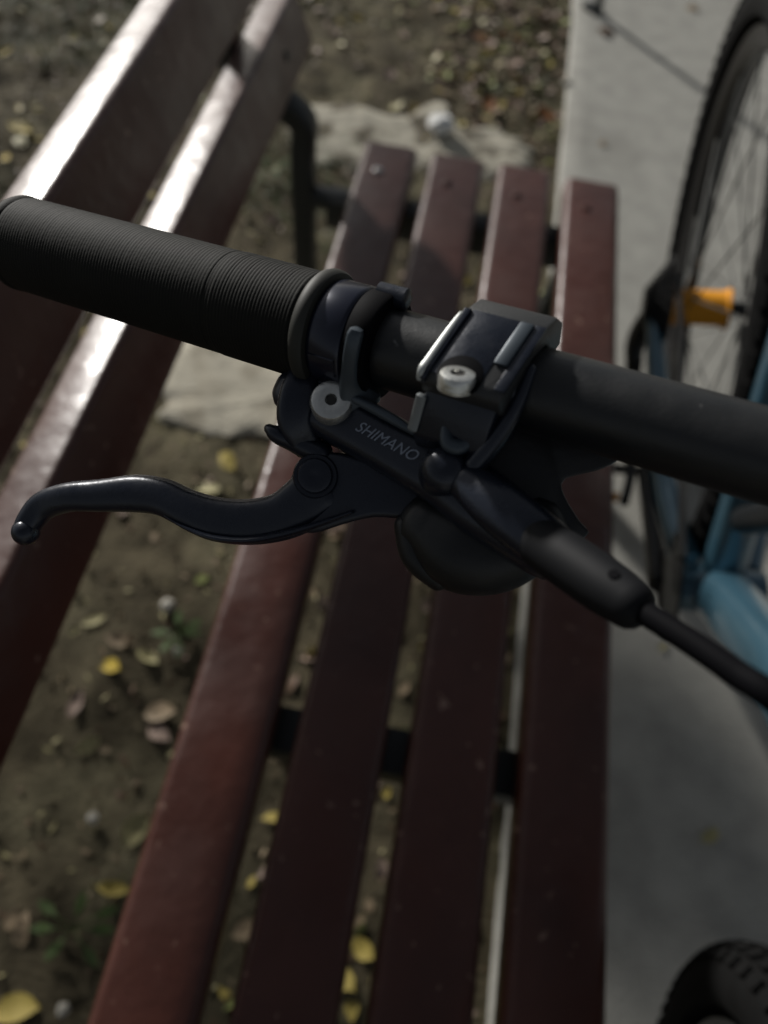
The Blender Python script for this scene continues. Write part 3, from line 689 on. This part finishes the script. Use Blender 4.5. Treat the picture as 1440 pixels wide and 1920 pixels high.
lc_ = obj('leaf_carpet', (V, Fc), LEAF['tan'], None, 60); lc_['kind'] = 'stuff'; lc_['label'] = 'thick scatter of small dry leaves over the soil'
for k in LK[1:]: lc_.data.materials.append(LEAF[k])
if len(lc_.data.polygons) == len(MI):
    for p, q in zip(lc_.data.polygons, MI): p.material_index = q
# fine litter that nobody could count
V = []; Fc = []
for i in range(9000):
    x = random.uniform(-1.4, CE); y = random.uniform(-.3, 3.1)
    if x > -.1 and random.random() < .2: x = random.uniform(-.1, CE)
    s = random.uniform(.003, .009); a = random.uniform(0, 6.28); z = soil_z(x, y) + .002
    dx, dy = math.cos(a) * s, math.sin(a) * s; k = len(V); t = random.uniform(0, .006)
    V += [(x - dx, y - dy, z), (x - dy * .35, y + dx * .35, z + t), (x + dx, y + dy, z + t * .6), (x + dy * .35, y - dx * .35, z)]; Fc.append((k, k + 1, k + 2, k + 3))
lit = obj('leaf_litter', (V, Fc), M['soil'], None, 0); lit['kind'] = 'stuff'; lit['label'] = 'fine crumbs and bits of dry leaf on the soil'
for q, k in enumerate(('tan', 'brown', 'pale')): lit.data.materials.append(LEAF[k])
for p in lit.data.polygons: p.material_index = random.choice((0, 0, 0, 1, 2, 2, 3))
V = []; Fc = []
def blade_of(x, y, h, lean, a, w):
    z = soil_z(x, y); k = len(V); d = Vector((math.cos(a), math.sin(a), 0)); e = Vector((-d.y, d.x, 0)) * w
    for t in (0, .4, .75, 1):
        p = Vector((x, y, z)) + d * lean * t * t + Vector((0, 0, h * (t - .25 * t * t))); ww = e * (1 - t * .9); V.extend([p - ww, p + ww])
    for j in range(3): Fc.append((k + 2 * j, k + 2 * j + 1, k + 2 * j + 3, k + 2 * j + 2))
for i in range(10000):
    r = random.random()
    if r < .62: x, y = random.uniform(-1.45, -.65), random.uniform(.7, 2.4)
    elif r < .9: x, y = random.uniform(-.9, .2), random.uniform(1.85, 3.1)
    else: x, y = random.uniform(-.45, -.2), random.uniform(.95, 1.6)
    if noise.noise(Vector((x * 2.3, y * 2.3, 4))) < -.05: continue
    blade_of(x, y, random.uniform(.01, .04), random.uniform(.005, .04), random.uniform(0, 6.28), random.uniform(.0008, .002))
gr = obj('sparse_grass', (V, Fc), M['grass'], None, 0); gr['kind'] = 'stuff'; gr['label'] = 'sparse short grass in the soil'
def weed(u, v, n, size, label):
    g = ground(u, v, -.008); root = empty('weed', g); tag(root, label, 'weed')
    for i in range(n):
        a = 2 * math.pi * i / n + random.uniform(-.3, .3); ln = size * random.uniform(.6, 1.1); d = Vector((math.cos(a), math.sin(a), 0)); e = Vector((-d.y, d.x, 0))
        P = [g + d * ln * t + Vector((0, 0, .02 * math.sin(t * 2.6) * size / .04)) for t in (0, .4, .7, 1)]
        obj('stem', tube(P, .0009, 5, 3), M['grass'], root)
        V = []; c = P[-1]
        for t, w in ((-.4, .001), (-.2, .0045), (.05, .006), (.3, .0042), (.5, .0005)): V += [c + d * t * .03 - e * w, c + d * t * .03 + e * w + Vector((0, 0, .001))]
        obj('leaf', (V, [(2 * j, 2 * j + 1, 2 * j + 3, 2 * j + 2) for j in range(4)]), M['grass'], root)
weed(142, 1742, 7, .036, 'small green weed with several leaves at lower left')
weed(335, 1190, 6, .028, 'tiny green weed beside the first seat slat')
weed(505, 320, 6, .04, 'green weed growing beside the rear bench leg')
def crumple(c, r, name, mat, sq, seed):
    bm = bmesh.new(); bmesh.ops.create_icosphere(bm, subdivisions=3, radius=1)
    for v in bm.verts:
        n_ = v.co.copy(); k = 1 + .3 * noise.noise(n_ * 2.2 + Vector((seed, 0, 0))) + .14 * noise.noise(n_ * 6 + Vector((0, seed, 0)))
        v.co = Vector((n_.x * k * r, n_.y * k * r, n_.z * k * r * sq)) + c
    return obj(name, bm, mat, None, 25)
g = ground(825, 243); tag(crumple(g + Vector((0, 0, .013)), .030, 'crumpled_paper', M['paper'], .6, 3), 'white crumpled paper on the pale patch behind the seat end', 'paper')
for u, v, r, lb in ((315, 1137, .010, 'pale pebble on the soil left of the first seat slat'), (335, 1222, .008, 'small pale pebble near the yellow leaf'), (175, 1535, .007, 'small pale pebble alone on dark soil at lower left'), (120, 1893, .007, 'small pale pebble near the bottom left corner'), (1062, 1510 - 1350, .012, 'pale pebble at the concrete edge')):
    g = ground(u, v, -.008); tag(crumple(g + Vector((0, 0, r * .4)), r, 'pebble', M['stone'], .7, u), lb, 'pebble')
